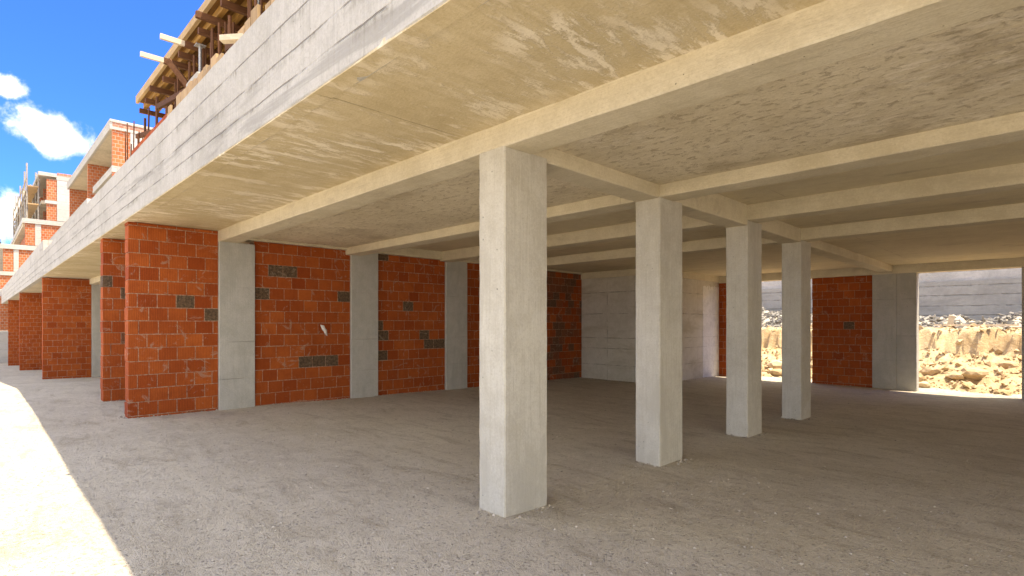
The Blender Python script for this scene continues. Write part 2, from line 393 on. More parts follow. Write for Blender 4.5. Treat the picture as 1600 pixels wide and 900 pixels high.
# ---------------------------------------------------------------- block walls
BL,BH,MJ=.25,.2,.0115
def block_wall(name,axis_,c0,c1,a0,a1,z0f,z1,label,dark=(),group='brick walls under the slab',zbase=None,free0=False,free1=False,pdark=.006,cat='brick wall'):
    """axis_ 'y': the wall runs along Y between a0 and a1, c0..c1 is its thickness in X; 'x' the other way.  Courses of clay blocks with recessed mortar."""
    g=MB()
    def put(al,ah,zl,zh,cl,ch,c):
        if axis_=='y': g.box(cl,ch,al,ah,zl,zh,c)
        else: g.box(al,ah,cl,ch,zl,zh,c)
    rec=.0035
    put(a0+(.012 if free0 else .001),a1-(.012 if free1 else .001),z0f,z1-.004,c0+rec,c1-rec,(.5,0,1))
    k=0; z=zbase if zbase is not None else z0f
    while z+BH<z0f: z+=BH; 
    while z<z1-.03:
        zt=min(z+BH,z1)
        zb=max(z,z0f)
        if zt-zb>.03:
            row=round((z-(zbase if zbase is not None else z0f))/BH)
            off=(row%2)*BL*.5+random.uniform(-.02,.02)
            cuts=[a0]; a=a0-off-BL
            while a<a1:
                if a>cuts[-1]+.07 and a<a1-.07: cuts.append(a)
                a+=BL
            cuts.append(a1)
            for lo,hi in zip(cuts,cuts[1:]):
                e0=random.uniform(-.004,.007) if free0 and lo==a0 else MJ/2
                e1=random.uniform(-.004,.007) if free1 and hi==a1 else MJ/2
                dk=1. if any(lo<=da<=hi and zb<=dz<=zt for da,dz in dark) else 0.
                if not dk and random.random()<pdark: dk=random.uniform(.4,.9)
                j=random.uniform(-.0025,.0025)
                dz=random.uniform(-.002,.002)
                put(lo+e0,hi-e1,zb+MJ/2+dz,zt-MJ/2+dz if zt<z1 else zt-.006,c0+j,c1+j,(min(1,max(0,random.gauss(.5,.24))),dk,0))
        z=zt
    return tag(g.build(name,M['brick']),label,cat,group)

XW=-9.577; XT=.25
zb0=-.11
dA=[(2.3,1.8),(2.68,1.58)]
dB=[(3.84,2.34),(4.1,2.33),(3.42,1.96),(5.05,1.93),(4.23,.76),(4.49,.75),(4.73,.74)]
dC=[(6.37,1.76),(5.84,2.77),(5.84,1.34),(5.94,1.13),(6.77,1.12),(6.9,.94),(7.15,.93),(7.35,.92),(5.94,.73)]
block_wall('brick_wall','y',XW-XT,XW,1.611,2.815,zb0,2.944,'orange clay brick wall panel at the open front, left of the front pilaster',dA,zbase=zb0,free0=True)
block_wall('brick_wall','y',XW-XT,XW,3.369,5.128,zb0,2.842,'orange brick infill with scrap of white paper stuck in it, between first and second pilasters',dB,zbase=zb0-.03)
block_wall('brick_wall','y',XW-XT,XW,5.709,7.401,zb0,2.842,'dark red brick infill between the second and third pilasters of the left wall',dC,zbase=zb0+.02)
block_wall('brick_wall','y',XW-XT,XW,8.005,9.55,-.2,2.842,'shaded red brick infill just behind the nearest column, right of third pilaster',(),zbase=zb0)
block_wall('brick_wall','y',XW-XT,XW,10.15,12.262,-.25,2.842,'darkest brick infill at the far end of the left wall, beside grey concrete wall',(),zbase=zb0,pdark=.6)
X2=-11.75
block_wall('brick_wall','y',X2-XT,X2,1.611,12.,-.15,2.944,'narrow brick wall end seen just left of the front brick panel',[(1.7,2.2),(1.9,2.0)],zbase=zb0,free0=True)
block_wall('brick_wall','y',-23.2-XT,-23.2,1.611,2.87,-.7,2.944,'broad brick panel further left along the building, beside a pale pilaster',(),zbase=-.5,free0=True)
block_wall('brick_wall','y',-35.4-XT,-35.4,1.611,9.,-1.2,2.96,'small distant brick wall end under the far slab, left of the broad brick panel',(),zbase=-.9,free0=True)
block_wall('brick_wall','y',-47.2-XT,-47.2,1.611,9.,-1.7,2.96,'farthest small brick wall end under the slab at the left edge',(),zbase=-1.5,free0=True)
# back wall, with openings
YB=16.116; YT=.25
block_wall('brick_wall','x',YB,YB+YT,-7.34,-6.85,-.5,2.674,'thin red brick strip in the back wall beside the pale concrete corner',(),zbase=-.3,free1=True)
block_wall('brick_wall','x',YB,YB+YT,-4.75,-3.36,-.5,2.674,'dark red brick infill in the back wall between the two bright openings',[(-3.95,1.44)],zbase=-.3,free0=True,pdark=.004)
block_wall('brick_wall','x',YB,YB+YT,-.25,1.2,-.5,2.674,'brick infill of the back wall at the far right edge',(),zbase=-.3)
block_wall('brick_wall','y',5.8,6.05,7.5,16.36,-.5,2.8,'unseen brick wall right of the hall, added to limit side light',(),zbase=-.3,free0=True)  # unseen wall, its place and length set to limit side light
block_wall('brick_wall','x',YB,YB+YT,3.1,3.9,-.5,2.674,'short brick pier of the back wall beyond the right edge',(),zbase=-.3)
# walls added behind the left-hand units to block skylight
g=MB(); g.box(-23.2,-9.83,12.,12.25,-.6,2.94); tag(g.build('brick_wall',M['farbrick']),'brick wall added behind the bay left of the hall to block skylight','brick wall')
g=MB(); g.box(-60,-23.5,9.,9.25,-1.8,2.95); tag(g.build('brick_wall',M['farbrick']),'brick wall added behind the far left bays to block skylight','brick wall')

# ---------------------------------------------------------------- pilasters
def pil(y0,y1,z1,label,x0=XW-.25,x1=XW+.055,z0=-.4):
    g=MB(); g.box(x0,x1,y0,y1,z0,z1)
    return tag(g.build('concrete_pilaster',M['pilaster'],rough=(.006,.16,.003)),label,'pilaster','pilasters in the walls')
pil(2.817,3.367,2.775,'pale grey pilaster between the front brick panel and the brick infill with paper scrap')
pil(5.130,5.707,2.846,'grey pilaster in the left wall, second from the open front')
pil(7.403,8.003,2.846,'grey pilaster in the left wall, third from the open front, just left of nearest column')
pil(9.552,10.148,2.846,'shaded grey pilaster near the far end of left wall')
pil(2.874,3.44,2.94,'narrow pale pilaster beside the broad brick panel further left',x0=-23.45,x1=-23.13,z0=-.8)
g=MB(); g.box(-3.358,-2.848,YB-.05,YB+YT,-.6,2.68); tag(g.build('concrete_pilaster',M['pilaster'],rough=(.006,.16,.003)),'broad grey pilaster in the back wall right of the dark brick infill','pilaster','pilasters in the walls')
g=MB(); g.box(-2.846,-2.452,YB-.044,YB+YT,-.6,2.68); tag(g.build('concrete_pilaster',M['pilaster'],rough=(.006,.16,.003)),'grey pilaster forming the left jamb of the right-hand bright opening','pilaster','pilasters in the walls')
g=MB(); g.box(-.612,-.252,YB-.05,YB+YT,-.6,2.68); tag(g.build('concrete_pilaster',M['pilaster'],rough=(.006,.16,.003)),'grey pilaster forming the right jamb of the right-hand bright opening','pilaster','pilasters in the walls')
# door lintel on the far left wall

# ---------------------------------------------------------------- columns
XC=-2.915; CW=.298; CD=.484
for ci,(y0,zt,lab) in enumerate(((2.811,2.785,'nearest and largest square concrete column standing on the gravel floor'),
             (5.033,2.77,'second concrete column from the camera, right of the nearest column'),
             (7.266,2.83,'third concrete column back, between the second column and the slimmest one'),
             (9.355,2.79,'farthest and slimmest freestanding column, left of the dark brick infill'))):
    g=MB(); z0=ground_z(XC,y0)-.12
    g.box(XC-CW,XC-.004,y0+.004,y0+CD,z0,zt)
    tag(g.build('concrete_column',M['column%d'%ci],rough=(.01,.07,.003)),lab,'column','row of freestanding columns')

# ---------------------------------------------------------------- beams
def beam(x0,x1,y0,y1,z0,z1,label,cat='beam',group='concrete ceiling beams'):
    g=MB(); g.box(x0,x1,y0,y1,z0,z1)
    return tag(g.build('concrete_beam',M['beam'],rough=(.009,.22,.004)),label,cat,group)
XR=6.0
first_beam=beam(XW-.2,XR,2.811,3.105,2.771,3.12,'sunlit front concrete beam resting on the nearest column and crossing the whole picture')
beam(XW-.2,XR,5.033,5.325,2.755,3.12,'cross beam resting on the second concrete column')
beam(XW-.2,XR,7.266,7.555,2.815,3.12,'cross beam resting on the third concrete column')
beam(XW-.2,XR,9.355,9.645,2.778,3.12,'cross beam resting on the farthest freestanding column')
beam(-7.345,XR,YB-.06,YB+YT+.01,2.674,3.12,'concrete lintel beam above the bright openings in the back wall')
beam(-11.75,-23.15,2.811,3.105,2.771,3.12,'cross beam above the pilaster in the bay further left')
for y0,y1,lab in((3.1,5.04,'short beam from the nearest column to the second column'),(5.32,7.27,'short beam from the second column to the third column'),
             (7.55,9.36,'short beam from the third column to the farthest column'),(9.64,YB-.055,'long beam from the farthest column back to the rear wall')):
    beam(XC-.292,XC-.006,y0,y1,2.748 if y0<9 else 2.722,3.11,lab)
for y0,y1,lab in((3.1,5.04,'slim edge beam above the brick infill with the paper scrap'),(5.32,7.27,'slim edge beam above the dark red infill between second and third pilasters'),
             (7.55,9.36,'slim edge beam above the shaded infill behind the nearest column'),(9.64,12.262,'slim edge beam above the darkest infill at the left wall end')):
    beam(XW-.22,XW+.075,y0,y1,2.842,3.1,lab)

g=MB(); x=XW+.3
while x<5.5:   # ragged grout lip where the front beam meets the soffit
    w=random.uniform(.08,.5)
    if random.random()<.75:
        h_=random.uniform(.006,.018); g.poly([(x,2.812,2.952),(x+w,2.812,2.952),(x+w,2.812-random.uniform(.004,.022),2.952),(x,2.812-random.uniform(.004,.022),2.952),(x,2.812,2.947-h_),(x+w,2.812,2.947-h_*random.uniform(.3,1))],[(0,1,2,3),(4,5,1,0),(3,2,5,4),(0,3,4),(1,5,2)])
    x+=w
g.build('grout_lip',M['beam'],first_beam)
# ---------------------------------------------------------------- concrete core
e=empty('concrete_wall',(-8.4,14,-.3),'board-marked grey concrete wall block in the far left corner of the hall','concrete wall')
g=MB(); g.box(-9.83,-7.342,12.264,YB+YT+.02,-.5,2.72); g.build('wall_block',M['core'],e,rough=(.008,.3,.004))
g=MB(); g.box(-9.82,-7.30,12.222,YB+.1,2.7,3.1); g.build('wall_beam',M['beam'],e,rough=(.008,.3,.004))
g=MB()   # pale skim coat patch with a ragged top
n=26
for i in range(n):
    ya=15.07+i*(16.11-15.07)/n; yb=15.07+(i+1)*(16.11-15.07)/n
    t=2.55+.05*noise.noise(Vector((i*.7,1,2)))-(.09*random.random() if i%4==0 else 0)
    g.box(-7.345,-7.334,ya,yb,-.4,t)
o=g.build('plaster_coat',M['skim'],e); o['label']='whiter plaster coat with ragged top edge'

# ---------------------------------------------------------------- slab
e=empty('concrete_slab',(-3,8,2.9),'large tan concrete ceiling slab with pale lime marks over the hall','ceiling slab')
def panel(x0,x1,y0,y1,z0,m,z1=3.2):
    g=MB(); g.box(x0,x1,y0,y1,z0,z1); g.build('ceiling_panel',M[m],e,rough=(.002,1.2,.0))
panel(-22.3,6.05,1.561,1.69,2.938,'soffit')
panel(-22.3,6.05,1.69,2.95,2.947,'soffit')
panel(-9.7,6.05,2.95,5.18,2.878,'soffit_rough')
panel(-9.7,6.05,5.18,7.41,3.016,'soffit_plain')
panel(-9.7,6.05,7.41,9.5,2.961,'soffit_plain')
panel(-9.7,6.05,9.5,16.4,2.876,'soffit_plain')
panel(-22.3,-9.7,2.95,16.4,2.95,'soffit')
e=empty('concrete_slab',(-40,5,2.95),'thin far slab edge of the neighbouring units at the left','ceiling slab')
g=MB(); g.box(-62,-22.32,1.69,9.3,2.955,3.22); g.build('ceiling_panel',M['farsoffit'],e)

# parapet
g=MB(); YE=1.556
g.poly([(-22.3,YE,2.943),(6.1,YE,2.943),(6.1,1.70,2.943),(-22.3,1.70,2.943),(-22.3,YE,3.70),(6.1,YE,3.86),(6.1,1.70,3.86),(-22.3,1.70,3.70)],
       [(0,3,2,1),(4,5,6,7),(0,1,5,4),(1,2,6,5),(2,3,7,6),(3,0,4,7)])
tag(g.build('concrete_parapet',M['parapet'],rough=(.008,.25,.006)),'long board-marked concrete parapet band running along the front edge of the slab','parapet')
e=empty('concrete_parapet',(-40,1.6,2.95),'taller far parapet band with pale end face, beyond the long front one','parapet')
g=MB(); g.box(-62,-22.34,YE,1.70,2.945,4.06); g.build('front_band',M['parapet'],e,rough=(.008,.5,.004))
g=MB(); g.box(-22.52,-22.34,1.703,2.35,3.3,4.06); g.build('end_return',M['white'],e)

# ---------------------------------------------------------------- upper storey of this unit: formwork deck on props
ZD=6.17
e=empty('formwork_deck',(-6,4,3.2),'timber formwork deck overhanging above the parapet, brown joists underneath','formwork')
XD0,XD1=-13.87,5.
g=MB(); x=XD0
while x<XD1:
    w=min(1.22,XD1-x); g.box(x+.003,x+w-.003,2.52,8.,ZD,ZD+.022,(random.random(),0,0)); x+=w
g.build('plywood_sheet',M['ply'],e)
g=MB(); x=XD0
while x<XD1:
    w=min(random.uniform(2.4,3.6),XD1-x); g.box(x+.004,x+w-.004,2.465+random.uniform(-.01,.01),2.515,ZD-.03+random.uniform(-.012,.01),ZD+.1+random.uniform(-.02,.02),(random.random()*.6,0,0)); x+=w
g.build('edge_board',M['edge'],e)
yj=2.6
while yj<7.9:
    x=XD0+random.uniform(-.05,.05)
    g=MB()
    while x<XD1:
        w=random.uniform(3.,4.2); g.box(x,min(x+w-.02,XD1),yj,yj+.07,ZD-.12,ZD-.004,(random.random(),0,0)); x+=w
    g.build('joist',M['joist'],e); yj+=random.uniform(.17,.23) if yj<3.6 else .45
# concrete of the next slab being poured, seen as a rim above the plywood
g=MB(); g.box(XD0+.2,XD1,2.66,8,ZD+.024,ZD+.16); g.build('wet_slab',M['frame'],e)
tips=[(-13.8,2.5),(-13.1,2.47),(-12.35,2.4),(-11.7,2.48),(-10.89,2.1),(-10.45,2.44),(-10.0,2.2),(-9.4,2.46),(-8.92,2.3),(-8.35,2.47),(-7.8,2.4),(-7.2,2.46),(-6.7,2.36),(-6.1,2.47),(-5.5,2.4),(-4.4,2.4),(-3.2,2.4),(-2,2.4),(-.6,2.4),(.8,2.4),(2.2,2.4)]
for x,y in tips:
    z=ZD-.19
    g=MB(); g.bar((x,y+(.24 if y<2.3 else .02),z),(x+random.uniform(-.05,.05),7.6,z),.06,.095,(random.random()*.5,0,0)); w=g.build('waler',M['waler'],e)
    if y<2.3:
        g=MB(); g.bar((x,y-.1,z+.0),(x,y+.238,z),.05,.08,(.1,0,0)); g.build('bleached_sunlit_end',M['fresh'],w)
# bleached tips above: sunlight on the protruding length is put into their colour
props=[]
for x,y in tips:
    for k in range(2):
        props.append((x+random.uniform(-.04,.04),2.62+k*.8+random.uniform(-.1,.1)))
for k in range(62): props.append((random.uniform(-13.2,-3.),random.choice((2.56,2.62,2.7,2.85,3.0))+random.uniform(-.05,.09)))
for x,y in props:
    g=MB(); w=random.choice((.03,.035,.04,.05)); 
    g.bar((x+random.uniform(-.06,.06),y+random.uniform(-.05,.05),3.2),(x,y,ZD-.32),w,w,(random.random(),0,0),n=7)
    tag(g.build('timber_prop',M['post'],smooth=False),'slender brown timber prop holding up the formwork deck','prop','timber props under the formwork deck')
for x,y in((-9.6,2.56),(-7.3,2.62)):
    e2=empty('steel_prop',(x,y,3.2),'pale grey steel prop standing at the deck edge near the long protruding timbers' if x<-8 else 'grey steel prop among brown posts further right under the deck','prop')
    g=MB(); g.bar((x,y,3.2),(x,y,4.9),.05,.05,n=10); g.build('outer_tube',M['steel'],e2)
    g=MB(); g.bar((x,y,4.902),(x,y,ZD-.33),.045,.045,n=10); g.build('inner_tube',M['steel'],e2)
    g=MB(); g.box(x-.07,x+.07,y-.07,y+.07,ZD-.33,ZD-.32); g.build('head_plate',M['steel'],e2)
# braces between the posts
for p,q in(((-11.6,2.4,5.4),(-8.4,2.8,5.3)),((-10.4,2.3,5.8),(-9.9,2.7,5.0)),((-7.8,2.4,5.1),(-5.8,2.7,5.25)),((-13.4,2.4,5.3),(-12.2,2.7,5.25)),((-8.4,2.2,4.65),(-6.2,2.3,4.75))):
    g=MB(); g.bar(p,q,.05,.09,(random.random(),0,0)); tag(g.build('timber_brace',M['waler']),'thin brown timber brace nailed across the props','brace','braces across the props')
# starter bars
for k in range(7):
    x=-13.3+.2*(k%4)+random.uniform(-.03,.03); y=2.2+.2*(k//4)
    g=MB(); g.bar((x,y,3.2),(x+random.uniform(-.05,.05),y+random.uniform(-.03,.03),5.15+random.uniform(-.2,.35)),.022,.022,n=6)
    tag(g.build('rebar',M['rust']),'thin dark starter bar sticking up past the deck end','rebar','starter bars at the deck end')
# boards clamped to the inner face of the parapet
e=empty('timber_shutter',(-6,1.75,3.2),'row of upright tan boards showing above the parapet top','formwork')
x=-8.0
while x<1.5:
    w=random.uniform(.1,.2); zt=4.0+.012*(x+8)+random.uniform(.02,.15)
    if random.random()<.82:
        g=MB(); g.box(x,x+w-.012,1.72,1.745,3.3,zt,(random.random(),0,0)); g.build('board',M['board'],e)
    x+=w
# low brick upstand behind the left part of the parapet
g=MB()
block_wall('low_brick_wall','x',1.76,1.9,-10.2,-8.05,3.2,4.14,'low reddish brick upstand behind the parapet top, below the deck end','', group='low brick upstand',zbase=3.2,cat='brick wall')
g=MB(); g.box(-7.25,-6.8,1.78,2.0,3.2,4.27); tag(g.build('concrete_block',M['frame'],rough=(.01,.2,.006)),'small grey concrete stub standing on the slab behind the parapet','concrete block')
g=MB(); g.bar((-5.35,1.6,4.02),(-4.9,2.0,4.04),.07,.05); tag(g.build('timber_offcut',M['fresh']),'short pale timber offcut lying across the parapet boards','timber')
# dim back wall of the upper storey
g=MB(); g.box(-13.5,5,8.05,8.3,3.2,6.1); tag(g.build('brick_wall',M['farbrick']),'brick wall in shade at the back of the propped upper storey','brick wall')

# ---------------------------------------------------------------- neighbouring unit with an open top floor
BX=-35.3; BY=5.25; BL_=-53.5
e=empty('apartment_building',(-44,9,-1),'unfinished building with flat overhanging roof, orange brick end wall and open balconies','building')
def part(name,m,*boxes,parent=e,rough=None):
    g=MB()
    for b_ in boxes: g.box(*b_)
    return g.build(name,M[m],parent,rough=rough)
part('roof','farsoffit',(BL_,BX,BY,12,11.72,11.98))
part('roof_edge','frame',(BL_,BX+.02,BY-.12,BY-.002,11.70,12.24),(BX+.003,BX+.06,BY-.12,12,11.72,11.86),(BX+.003,BX+.06,BY-.12,12,12.1,12.24))
part('roof_upstand','bandbrick',(BX-.2,BX+.03,BY,12,11.862,12.098))
part('end_wall','farbrick',(BX-.25,BX,BY+.004,6.03,3.,11.715))
part('concrete_wall','white',(BX-.25,BX+.04,6.034,12,3.,11.715))
part('balcony','frame',(-41.9,BX-.252,BY,7.4,9.45,9.83)); part('balcony','frame',(BX-.2,BX+.03,BY-.03,6.6,9.47,9.8))
part('partition_wall','farbrick',(-44.3,-44.05,BY+.02,8.2,3,11.715)); part('partition_wall','farbrick',(BL_,BL_+.25,BY+.02,8.2,3,11.715))
part('back_wall','frame',(BL_,-50.8,8.2,8.45,3,11.715),(-49.2,-46.4,8.2,8.45,3,11.715),(-45.0,-40.5,8.2,8.45,3,11.715),(-39.2,BX-.26,8.2,8.45,3,11.715))
part('back_wall','farbrick',(BL_,BX-.26,8.5,8.7,3,11.7))
for x in(-40.5,-50.8):
    part('window','steel',(x+.02,x+.08,8.25,8.33,9.9,11.3),(x+1.2,x+1.26,8.25,8.33,9.9,11.3),(x+.02,x+1.26,8.25,8.33,11.24,11.3))
part('balcony','frame',(-53.3,-44.4,BY+.3,7.9,8.5,8.95))
e=empty('concrete_balcony',(-30,3,3.2),'long pale concrete balcony parapet behind the front parapet, below the flat-roofed building','balcony')
part('parapet_wall','frame',(-46,-22.6,2.66,2.85,4.7,5.55),parent=e); part('end_face','white',(-22.597,-22.45,2.66,3.35,4.7,5.55),parent=e); part('balcony_floor','farsoffit',(-46,-22.6,2.86,6,4.55,4.75),parent=e)
part('support_wall','farbrick',(-23.0,-22.7,2.9,6,3.2,4.54),parent=e)

# ---------------------------------------------------------------- stepped terrace building behind it
TX=-57.
e=empty('terrace_building',(-70,6,-1.7),'stepped unfinished terrace building with orange brick ends and white floor bands at far left','building')
zf=-2.
# tier A
part('brick_panel','farbrick',(TX-.3,TX,4.2,4.83,9.72,13.02),parent=e)
part('concrete_wall','white',(TX-.3,TX+.05,4.834,9,9.72,13.0),parent=e)
part('floor_band','white',(TX-.35,TX+.08,4.1,4.83,11.05,11.3),parent=e)
part('roof','frame',(-95,TX+.1,3.7,4.8,13.22,13.5),(-95,TX+.06,4.802,9,13.02,13.36),parent=e)
part('roof_upstand','bandbrick',(TX-.2,TX+.04,4.84,9,13.37,13.6),parent=e)
part('rear_wall','farbrick',(-95,TX-.31,6.2,6.5,3.,13.0),parent=e)
part('floor_slab','farsoffit',(-95,TX-.36,3.9,6.19,11.05,11.3),parent=e)
for x in(-61.5,-66,-71,-77,-84): part('partition_wall','farbrick',(x,x+.25,4.3,6.19,9.6,13.),parent=e)
# tier B
part('floor_band','white',(-95,TX+.1,2.75,9,9.32,9.68),parent=e)
part('brick_panel','farbrick',(TX-.3,TX,2.92,3.5,7.6,9.3),(TX-.3,TX,3.86,9,7.6,9.3),parent=e)
part('corner_column','white',(TX-.34,TX+.04,3.503,3.857,7.6,9.3),parent=e)
part('floor_slab','farsoffit',(-95,TX-.36,2.8,6.19,9.1,9.315),parent=e)
# tier C and below
part('floor_band','white',(-95,TX+.1,1.5,9,7.2,7.56),(-95,TX+.1,1.5,9,5.15,5.45),(-95,TX+.1,1.5,9,3.55,4.1),parent=e)
part('brick_panel','farbrick',(TX-.3,TX,1.66,2.25,5.47,7.18),(TX-.3,TX,2.55,9,5.47,7.18),(TX-.3,TX,1.2,9,4.12,5.13),(TX-.3,TX,1.0,9,.9,3.53),parent=e)
part('corner_column','white',(TX-.34,TX+.04,2.253,2.547,5.47,7.18),parent=e)
part('base_wall','white',(TX-.4,TX+.1,.6,9,-2.4,.88),parent=e)
part('front_wall','farbrick',(-95,TX-.31,3.2,3.5,-2.,9.),parent=e)
# scaffold on its front
e=empty('scaffold',(-66,3.4,9.7),'grey pole scaffold with plank decks along the front of the stepped terrace building','scaffold')
for x in(-57.6,-60.2,-63,-66,-69.5,-73,-77):
    for y in(3.75,3.05):
        g=MB(); g.bar((x,y,9.69),(x,y,13.2+random.uniform(-.2,1.)),.12,.12,n=6); g.build('pole',M['scaf'],e)
for z in(10.9,12.3):
    g=MB(); g.box(-78,-57.4,3.1,3.75,z,z+.09); g.build('plank',M['board'],e)
    for y in(3.02,3.8):
        g=MB(); g.bar((-78,y,z+.6),(-57.3,y,z+.6),.08,.08,n=6); g.build('rail',M['scaf'],e)
for k,x in enumerate((-57.7,-63,-69.5)):
    g=MB(); g.bar((x,3.0,9.7),(x-3,3.0,12.9),.09,.09,n=6); g.build('brace',M['scaf'],e)
e=empty('scaffold',(-75,2,7.6),'far thin pole scaffold at the left edge in front of the lower terrace','scaffold')
for x,y in((-66,1.55),(-69,1.5),(-73,1.4),(-78,1.35),(-84,1.3)):
    g=MB(); g.bar((x,y,7.57),(x,y,11.2+random.uniform(-.6,.8)),.12,.12,n=6); g.build('pole',M['scaf'],e)
for z in(9.2,10.3):
    g=MB(); g.bar((-85,1.4,z),(-65.6,1.4,z),.1,.1,n=6); g.build('rail',M['scaf'],e)

# ---------------------------------------------------------------- back yard: earth, rubble, retaining wall
def dirt_z(x,y):
    e1=20.35+.35*noise.noise(Vector((x*.55,7,1)))+.12*noise.noise(Vector((x*2.1,3,4)))
    lum=noise.noise(Vector((x*1.3,y*1.3,0)))*.15+abs(noise.noise(Vector((x*2.6,y*2.6,5))))*.22+abs(noise.noise(Vector((x*5.7,y*5.7,8))))*.13+noise.noise(Vector((x*12,y*12,2)))*.05-.1
    t=max(0,min(1,(y-16.7)/(e1-16.7))); z=-.3+.95*t**1.1
    lum*=min(1,.15+(y-16.45)*1.1) if y>16.45 else 0
    b=max(0,min(1,(y-e1)/.05)); b=b*b*(3-2*b)
    z+=b*(.6+.1*noise.noise(Vector((x*.9,2,2))))
    z+=lum
    if y>22:
        q=max(0,1-abs(y-24.6)/2.4); q=q*q*(3-2*q)
        z+=q*(.22+.28*min(1.6,abs(x+2.3)/1.6)+.2*noise.noise(Vector((x*.8,y*.8,3))))
    return z
g=MB(); st=.08; nx=int(30/st); ny=int((26.2-16.45)/st)
for j in range(ny+1):
    for i in range(nx+1):
        x=-20+i*st; y=16.45+j*st; g.v.append((x,y,dirt_z(x,y)))
for j in range(ny):
    for i in range(nx):
        a=j*(nx+1)+i; g.f.append((a,a+1,a+nx+2,a+nx+1)); g.c.append((0,0,0))
tag(g.build('earth_bank',M['dirt'],smooth=True,base=(0,0,0)),kind='structure')
def rock(x,y,s,c,sq=.7,seed=0):
    bm=bmesh.new(); bmesh.ops.create_icosphere(bm,subdivisions=2,radius=s)
    for v in bm.verts:
        k=1+.35*noise.noise(v.co/s*1.3+Vector((seed*3.1,seed,1)))
        v.co=Vector((v.co.x*k*1.25,v.co.y*k,v.co.z*k*sq))
    vs=[tuple(v.co+Vector((x,y,dirt_z(x,y)+s*sq*.35))) for v in bm.verts]; fs=[tuple(v.index for v in f.verts) for f in bm.faces]; bm.free()
    g=MB(); g.poly(vs,fs,c); return g.build('rock',M['rock'])
for i,(x,y,s,lab) in enumerate(((-1.62,18.25,.26,'large rounded boulder on the earth slope in the right-hand opening'),
    (-2.55,18.6,.2,'flat tan rock left of the large boulder in the right-hand opening'),(-1.95,18.0,.15,'small pale rock just in front of the large boulder'),
    (-2.5,17.3,.13,'pale stone near the left jamb of the right-hand opening'),(-1.0,19.4,.17,'lone rock high on the slope at the right of the right-hand opening'),
    (-6.4,18.2,.24,'white boulder on the slope seen through the left-hand opening'),(-6.1,17.4,.2,'brown rock low in the left-hand opening'))):
    tag(rock(x,y,s,(.95 if i in(3,5) else random.uniform(.2,.7),0,0),random.uniform(.5,.75),i),lab,'rock','rocks on the earth slope')
# small clods
g=MB()
for k in range(5200):
    x=random.uniform(-11,3); y=random.uniform(16.6,22.3); s=random.choice((.015,.02,.02,.03,.03,.04,.05,.09))*random.uniform(.7,1.3); z=dirt_z(x,y)+s*.3
    E=Matrix.Rotation(random.random()*6.28,3,'Z')@Matrix.Rotation(random.random()*1.2,3,'X')
    P=[Vector((x,y,z))+E@Vector((a*s*random.uniform(.6,1.3),b_*s*random.uniform(.6,1.3),c*s*random.uniform(.4,.8))) for a,b_,c in((1,0,0),(0,1,0),(-1,0,0),(0,-1,0),(0,0,1),(0,0,-1))]
    g.poly(P,[(0,1,4),(1,2,4),(2,3,4),(3,0,4),(1,0,5),(2,1,5),(3,2,5),(0,3,5)],(random.random(),0,0))
tag(g.build('earth_clods',M['rock'],base=(0,0,0)),'dry tan clods scattered over the earth slope','clods',kind='stuff')
g=MB()
feet=[((XW+.01,1.55),(XW+.01,12.2)),((XW-.3,1.58),(XW+.02,1.58)),((-9.5,12.2),(-7.3,12.2)),((-7.3,12.2),(-7.3,16.)),((-4.75,16.08),(-2.45,16.05)),((X2+.02,1.6),(X2+.02,6.)),((-23.1,1.6),(-23.1,3.4))]
for y0 in(2.811,5.033,7.266,9.355): feet+=[((XC-CW-.01,y0),(XC,y0)),((XC+.01,y0),(XC+.01,y0+CD)),((XC-CW-.01,y0),(XC-CW-.01,y0+CD))]
for (xa,ya),(xb,yb) in feet:
    n=int(math.hypot(xb-xa,yb-ya)*60)+4
    nx_,ny_=(yb-ya),-(xb-xa); q=math.hypot(nx_,ny_); nx_/=q; ny_/=q
    for k in range(n):
        t=random.random(); o_=abs(random.gauss(0,.045)); x=xa+(xb-xa)*t+nx_*o_; y=ya+(yb-ya)*t+ny_*o_
        s_=random.choice((.005,.007,.009,.012,.02))*random.uniform(.6,1.2); z=ground_z(x,y)+noise.noise(Vector((x*.7,y*.7,3)))*.016+s_*.2
        P=[(x+s_*random.uniform(.6,1.3),y,z),(x,y+s_*random.uniform(.6,1.3),z),(x-s_*random.uniform(.6,1.3),y,z),(x,y-s_*random.uniform(.6,1.3),z),(x,y,z+s_*random.uniform(.4,.9))]
        g.poly(P,[(0,1,4),(1,2,4),(2,3,4),(3,0,4)],(random.random(),0,0))
tag(g.build('mortar_crumbs',M['stone'],base=(0,0,0)),'small mortar crumbs lying along the feet of walls and columns','crumbs',kind='stuff')
# demolition rubble on top of the bank
g=MB()
for k in range(5200):
    x=random.uniform(-13,4); y=random.uniform(22.,25.6)
    if random.random()>.35+.65*min(1,abs(x+2.3)/1.3+.3): continue
    z=dirt_z(x,y)+random.uniform(0,.06)
    E=Matrix.Rotation(random.random()*6.28,3,'Z')@Matrix.Rotation(random.gauss(0,.45),3,'X')@Matrix.Rotation(random.gauss(0,.4),3,'Y')
    if random.random()<.5: sz=(random.uniform(.12,.5),random.uniform(.025,.07),random.uniform(.02,.04))
    else: sz=(random.uniform(.05,.2),random.uniform(.05,.15),random.uniform(.02,.07))
    g.obox((x,y,z),sz,E,(random.random(),0,0))
tag(g.build('rubble_pile',M['rubble'],base=(0,0,0)),'heap of pale broken concrete and planks below the grey retaining wall','rubble',kind='stuff')
g=MB(); g.obox((-2.62,23.2,dirt_z(-2.62,23.2)+.2),(.16,.04,.5),Matrix.Rotation(.2,3,'Y')@Matrix.Rotation(.25,3,'X')); tag(g.build('wooden_board',M['fresh']),'short pale yellow board sticking up out of the rubble heap','board')
